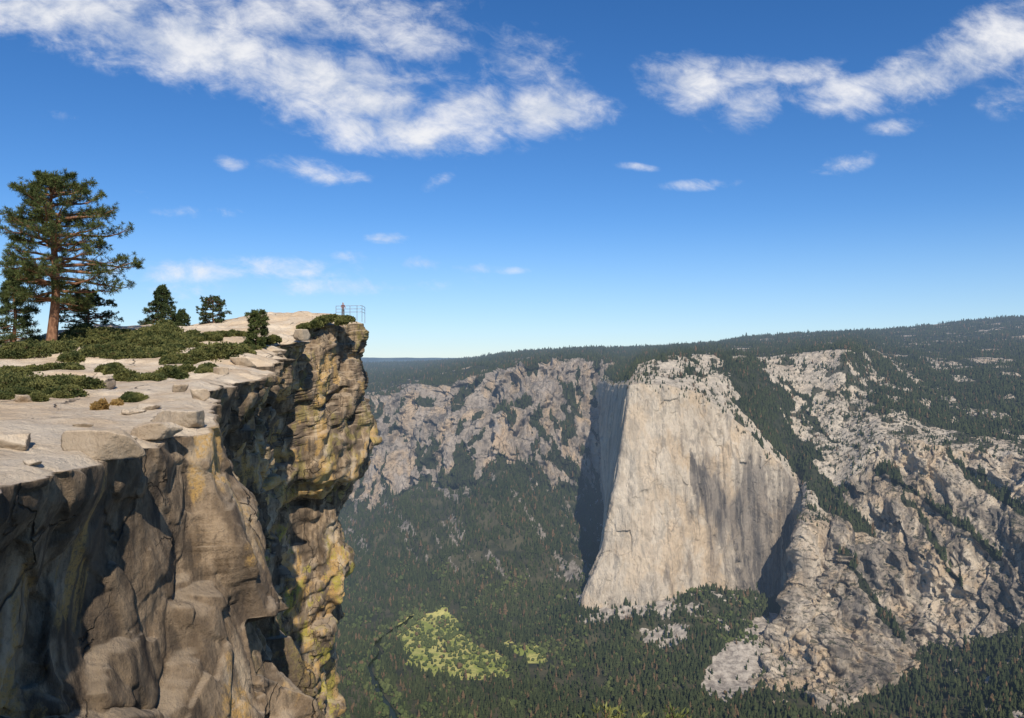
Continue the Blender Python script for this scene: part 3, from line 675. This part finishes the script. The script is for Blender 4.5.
SH=[(12,353,34,3.5,.7),(45,350,20,2.5,.6),(78,341,26,3,.8),(112,335,22,2,.6),(100,352,24,2.5,.5),(140,340,28,3,.7),(172,336,24,3,.7),(135,352,34,2.5,.5),(175,346,26,3,.6),(218,357,28,2.5,.8),(245,350,16,2,.6),(265,345,12,2,.5),
(20,387,40,2,.45),(75,390,46,1.8,.45),(150,380,36,1.8,.5),(8,372,26,2,.35),(195,371,18,1.5,.3),(58,369,22,1.6,.3),(330,322,19,1.6,.55),(313,324,10,1.2,.5),(205,340,16,2,.5),(130,400,14,.7,.18),(232,336,10,1.5,.4),(115,372,14,1.2,.4),(160,362,20,1.4,.4),(185,362,14,1.2,.4),(30,396,24,1.0,.3)]
for i,s_ in enumerate(SH): shrub(*s_,100+i,n_=int(2600+90*s_[2]))
shrub(98,410,9,.3,.3,300,600,M_dry,'dry_grass_tuft')
shrub(118,404,6,.25,.12,301,300,M_dry,'dry_grass_tuft')
def sprig(cx,cy,ztip,seed,w):
    r=np.random.default_rng(seed); st=[];C=[];Dd=[]
    for k in range(14):
        tx=cx+r.normal()*w; ty=cy+r.normal()*w*.6; tz=ztip-abs(r.normal())*.12
        b0=np.array([cx*.9,3.1,-3.2]); e=np.array([tx,ty,tz]); mid=(b0+e)/2+np.array([0,.3,-.25])
        st.append(tube([b0,mid,e],[.012,.009,.003],5))
        for t in np.linspace(.5,1,16): C.append(mid*(1-t)*2+e*(2*t-1) if t>.5 else mid); Dd.append(np.array([0,.1,1.]))
    par=link(bpy.data.objects.new('foreground_shrub',None))
    v,f_=tufts(np.array(C),np.array(Dd),.075,5,r,.007,.7); o=mesh_from('leaves',v,f_,mat_leaf('bright_leaves',(.09,.11,.03),(.22,.22,.07)),False); o.parent=par
    v,f_=join(st); o=mesh_from('stems',v,f_,M_bark); o.parent=par
sprig(.72,5.6,-2.45,1,.09); sprig(1.2,5.8,-2.55,2,.10)
print('veg',time.time()-T0)

# ------------------------------------------------------------ boulders
def boulder(px,py,wpx,asp,hgt,seed,sub=5,name='granite_boulder'):
    r=np.random.default_rng(seed); cx,cy,cz=ray_hit(px,py); a=wpx/F*cy
    bm=bmesh.new(); bmesh.ops.create_icosphere(bm,subdivisions=sub,radius=1)
    V=np.array([v.co[:] for v in bm.verts]); bm.verts.ensure_lookup_table()
    N=r.normal(size=(13,3)); N/=np.linalg.norm(N,axis=1,keepdims=True); N=np.r_[N,[[0,0,1],[0,0,-1]]]; dd=np.r_[.78+.25*r.random(13),.75,.7]
    dt=V@N.T; rr=np.where(dt>.05,dd/np.maximum(dt,.05),9); k=22.; rad=(np.sum(rr**-k,1))**(-1/k)
    V=V*rad[:,None]; V*=1+.10*fbm(V*2.2,5,seed,.6)[:,None]; V=V*np.array([a,a*asp,hgt])
    th=r.random()*1.0-.5; c,s=math.cos(th),math.sin(th); V=V@np.array([[c,s,0],[-s,c,0],[0,0,1]])
    V[:,0]+=cx;V[:,1]+=cy+a*asp*.5;V[:,2]+=float(ztop(cx,cy+a*asp*.5))+hgt*.30
    for v,c_ in zip(bm.verts,V): v.co=c_
    me=bpy.data.meshes.new(name); bm.to_mesh(me); bm.free(); me.materials.append(M_near)
    for p_ in me.polygons: p_.use_smooth=True
    at=me.attributes.new('top','FLOAT','POINT'); at.data.foreach_set('value',np.full(len(V),.8,np.float32))
    link(bpy.data.objects.new(name,me))
for i,b_ in enumerate([(98,452,30,.7,.44),(150,437,21,.8,.28),(186,424,16,.8,.34),(10,448,14,1,.24),(100,387,11,1,.4),(128,414,10,.8,.12),(145,410,9,.8,.14),(30,464,9,.8,.08),(222,374,6,1,.35),(240,365,7,1,.5),(178,392,7,1,.25),(20,402,8,1,.2),(300,338,6,1,.8),(80,427,6,.8,.08),(122,440,7,.8,.10),(198,398,8,.8,.3)]): boulder(*b_,500+i,5 if b_[2]>11 else 4)

# ------------------------------------------------------------ railing
M_rail=mat_plain('galvanised_rail',(.30,.31,.32),(.42,.43,.44),8,.45,.6)
par=link(bpy.data.objects.new('safety_railing',None)); parts=[]
pts=[crest_pt(px,96.5,100.5) for px in (336,343,350,357,362)]
Dm=np.linspace(98.2,97.4,5)
for p,D_ in zip(pts,Dm): p[0]=p[0]/p[1]*D_; p[1]=D_; p[2]=float(ztop(p[0],D_))
zt=max(p[2] for p in pts)+1.15
e0=pts[-1].copy(); e0[1]+=3; e0[0]-=.2; e0[2]=float(ztop(e0[0],e0[1])); pts.append(e0)
for i,p in enumerate(pts): parts.append(tube([p-[0,0,.4],[p[0],p[1],zt]],[.035,.035],8))
for h in (0,-.38,-.76): parts.append(tube([[p[0],p[1],zt+h] for p in pts],[.028]*len(pts),8))
v,f_=join(parts); o=mesh_from('posts_and_rails',v,f_,M_rail); o.parent=par
# ------------------------------------------------------------ person
def person(px,rz=.5):
    D=98.6; x=(px-512)/F*D; z=float(ztop(x,D))
    par=link(bpy.data.objects.new('person',None)); par.location=(x,D,z); par.rotation_euler=(0,0,rz)
    def skin(name,vs,es,rs,mat,root=0):
        me=bpy.data.meshes.new(name); me.from_pydata(vs,es,[]); me.materials.append(mat); o=link(bpy.data.objects.new(name,me)); o.parent=par
        o.modifiers.new('skin','SKIN')
        for k,rr in enumerate(rs): me.skin_vertices[0].data[k].radius=(rr,rr) if not isinstance(rr,tuple) else rr; me.skin_vertices[0].data[k].use_root=(k==root)
        sb=o.modifiers.new('sub','SUBSURF'); sb.levels=2; sb.render_levels=2
        return o
    sk=mat_plain('skin',(.45,.27,.19),(.50,.31,.22),9,.6); sh=mat_plain('dark_red_shirt',(.13,.035,.03),(.18,.05,.04),9); tr=mat_plain('hiking_trousers',(.05,.045,.04),(.08,.07,.06),9); hr=mat_plain('dark_hair',(.02,.015,.01),(.04,.03,.02),30)
    skin('trousers',[(0,0,1.04),(0,0,.93),(.09,0,.84),(.11,-.03,.50),(.12,.03,.06),(-.09,0,.84),(-.11,-.01,.50),(-.12,.04,.06)],[(0,1),(1,2),(2,3),(3,4),(1,5),(5,6),(6,7)],[(.14,.10),(.15,.11),.10,.075,.055,.10,.075,.055],tr)
    skin('shirt',[(0,0,.92),(0,0,1.15),(0,0,1.34),(.17,0,1.40),(.25,-.02,1.16),(-.17,0,1.40),(-.25,-.02,1.16),(0,0,1.46)],[(0,1),(1,2),(2,3),(3,4),(2,5),(5,6),(2,7)],[(.17,.12),(.15,.10),(.17,.11),.06,.045,.06,.045,.06],sh)
    for s in (1,-1):
        skin('forearm_hand',[(.25*s,-.02,1.20),(.24*s,-.16,1.02),(.22*s,-.26,1.05),(.20*s,-.33,1.08)]+[(.20*s+(k-1.5)*.02,-.40+.006*k*k,1.07) for k in range(4)]+[(.17*s,-.31,1.10)],[(0,1),(1,2),(2,3)]+[(3,4+k) for k in range(4)]+[(2,8)],[.042,.033,.026,.03,.009,.009,.009,.009,.01],sk)
        skin('boot',[(.12*s,.05,.07),(.12*s,-.05,.05),(.12*s,-.15,.04)],[(0,1),(1,2)],[.06,.05,.042],tr)
    skin('head',[(0,0,1.42),(0,0,1.50),(0,-.02,1.56),(0,-.01,1.65),(0,0,1.71),(0,-.12,1.60),(.09,0,1.61),(-.09,0,1.61)],[(0,1),(1,2),(2,3),(3,4),(2,5),(3,6),(3,7)],[.05,.055,.08,.095,.06,.014,.016,.016],sk)
    skin('hair',[(0,.02,1.72),(0,.07,1.65),(0,.07,1.56)],[(0,1),(1,2)],[.092,.08,.055],hr)
person(343)

# ------------------------------------------------------------ camera, sun, sky
cam=bpy.data.cameras.new('camera'); co=link(bpy.data.objects.new('camera',cam)); co.location=(0,0,0); co.rotation_euler=(math.radians(90),0,0)
cam.sensor_width=36; cam.lens=28.125; cam.clip_start=.1; cam.clip_end=80000
bpy.context.scene.camera=co
AZ=12; EL=40
sd=Vector((math.sin(math.radians(AZ))*math.cos(math.radians(EL)),-math.cos(math.radians(AZ))*math.cos(math.radians(EL)),math.sin(math.radians(EL))))
sl=bpy.data.lights.new('sun','SUN'); sl.energy=5.0; sl.angle=math.radians(.5); sl.color=(1,.92,.80)
so=link(bpy.data.objects.new('sun',sl)); so.rotation_euler=sd.to_track_quat('Z','Y').to_euler()
w=bpy.data.worlds.new('World'); bpy.context.scene.world=w; w.use_nodes=True; nb=NB(w.node_tree); bg=w.node_tree.nodes['Background']
sky=nb.n('ShaderNodeTexSky',sky_type='NISHITA',sun_disc=False,sun_elevation=math.radians(EL),sun_rotation=math.atan2(sd.x,sd.y),altitude=1500,air_density=1.0,dust_density=.0,ozone_density=3.5)
tc=nb.n('ShaderNodeTexCoord').outputs['Generated']; sp=nb.n('ShaderNodeSeparateXYZ',{0:tc}); yy=nb.math('MAXIMUM',sp.outputs[1],.08)
u=nb.math('DIVIDE',sp.outputs[0],yy); v=nb.math('DIVIDE',sp.outputs[2],yy); uv=nb.n('ShaderNodeCombineXYZ',{0:u,1:v,2:0.0}).outputs[0]
CL=[(60,8,170,36,-4,1.0),(190,42,160,44,-12,1.0),(330,85,140,44,-16,1.0),(405,130,110,26,-4,.92),(545,112,66,28,0,.98),(470,110,80,32,-8,.8),(510,48,75,36,-20,.62),(410,35,120,36,0,.62),(300,18,150,32,0,.78),(560,80,40,26,0,.5),
(690,82,52,30,-10,.9),(745,112,38,26,20,.78),(740,75,50,20,0,.62),(800,72,50,18,10,.62),(850,95,60,24,8,.7),(915,78,65,28,10,.85),(970,55,60,30,24,.9),(1010,40,50,44,0,.85),(1120,20,120,50,0,1),(1010,95,45,24,0,.55),
(225,162,22,9,-5,.72),(300,168,44,14,-8,.6),(335,178,38,9,0,.6),(700,185,48,7,3,.48),(842,165,34,12,14,.6),(60,117,28,8,0,.42),(635,167,26,5,-5,.42),(900,128,34,10,0,.5),(418,263,34,9,0,.6),(388,238,28,7,0,.5),(352,256,32,8,-4,.5),(470,268,60,6,0,.42),(210,270,200,15,0,.50),(300,288,190,11,2,.50),(120,196,50,8,0,.42),(200,212,60,8,0,.38),(440,180,24,10,30,.36),(510,270,26,5,0,.42)]
acc=None
for cx,cy,rx,ry,an,st in CL:
    m_=nb.n('ShaderNodeMapping',{'Vector':uv,'Location':((cx-512)/F,(359-cy)/F,0),'Rotation':(0,0,math.radians(an)),'Scale':(rx/F*1.25,ry/F*1.25,1)},vector_type='TEXTURE').outputs[0]
    L_=nb.n('ShaderNodeVectorMath',{0:m_},operation='LENGTH').outputs['Value']
    e=nb.n('ShaderNodeMapRange',{0:L_,1:0.0,2:1.35,3:st,4:0.0},interpolation_type='SMOOTHSTEP').outputs[0]
    acc=e if acc is None else nb.math('SMOOTH_MAX',acc,e,.15)
n1=nb.n('ShaderNodeTexNoise',{'Vector':nb.vmul(uv,(1,1.7,1)),'Scale':8,'Detail':10,'Roughness':.6,'Distortion':.3}).outputs[0]
n2=nb.n('ShaderNodeTexNoise',{'Vector':nb.vmul(nb.n('ShaderNodeVectorRotate',{'Vector':uv,'Angle':.35},rotation_type='Z_AXIS').outputs[0],(1,1.8,1)),'Scale':22,'Detail':10,'Roughness':.66,'Distortion':.4}).outputs[0]
nn_=nb.math('ADD',nb.math('MULTIPLY',nb.math('SUBTRACT',n1,.5),1.5),nb.math('MULTIPLY',nb.math('SUBTRACT',n2,.5),1.2))
den=nb.math('ADD',acc,nb.math('MULTIPLY',nn_,nb.rng(acc,0,.3,0.0,1)))
den=nb.rng(den,.20,1.15,0,.95)
cc=nb.mix(nb.rng(n1,.35,.62),(6.4,6.9,7.9),(9.2,9.2,9.4))
skc=nb.vmul(nb.n('ShaderNodeHueSaturation',{'Saturation':1.24,'Value':1.0,'Color':sky.outputs[0]}).outputs[0],(.98,1.05,1.2))
hz_=nb.rng(sp.outputs[2],-.02,.18,.45,0)
skc=nb.mix(hz_,skc,(4.4,6.1,7.9))
fin=nb.mix(den,skc,cc); w.node_tree.links.new(fin,bg.inputs[0]); bg.inputs[1].default_value=.1
s=bpy.context.scene; s.view_settings.view_transform='Standard'; s.view_settings.look='None'; s.view_settings.exposure=0; s.view_settings.gamma=1
print('done',time.time()-T0)
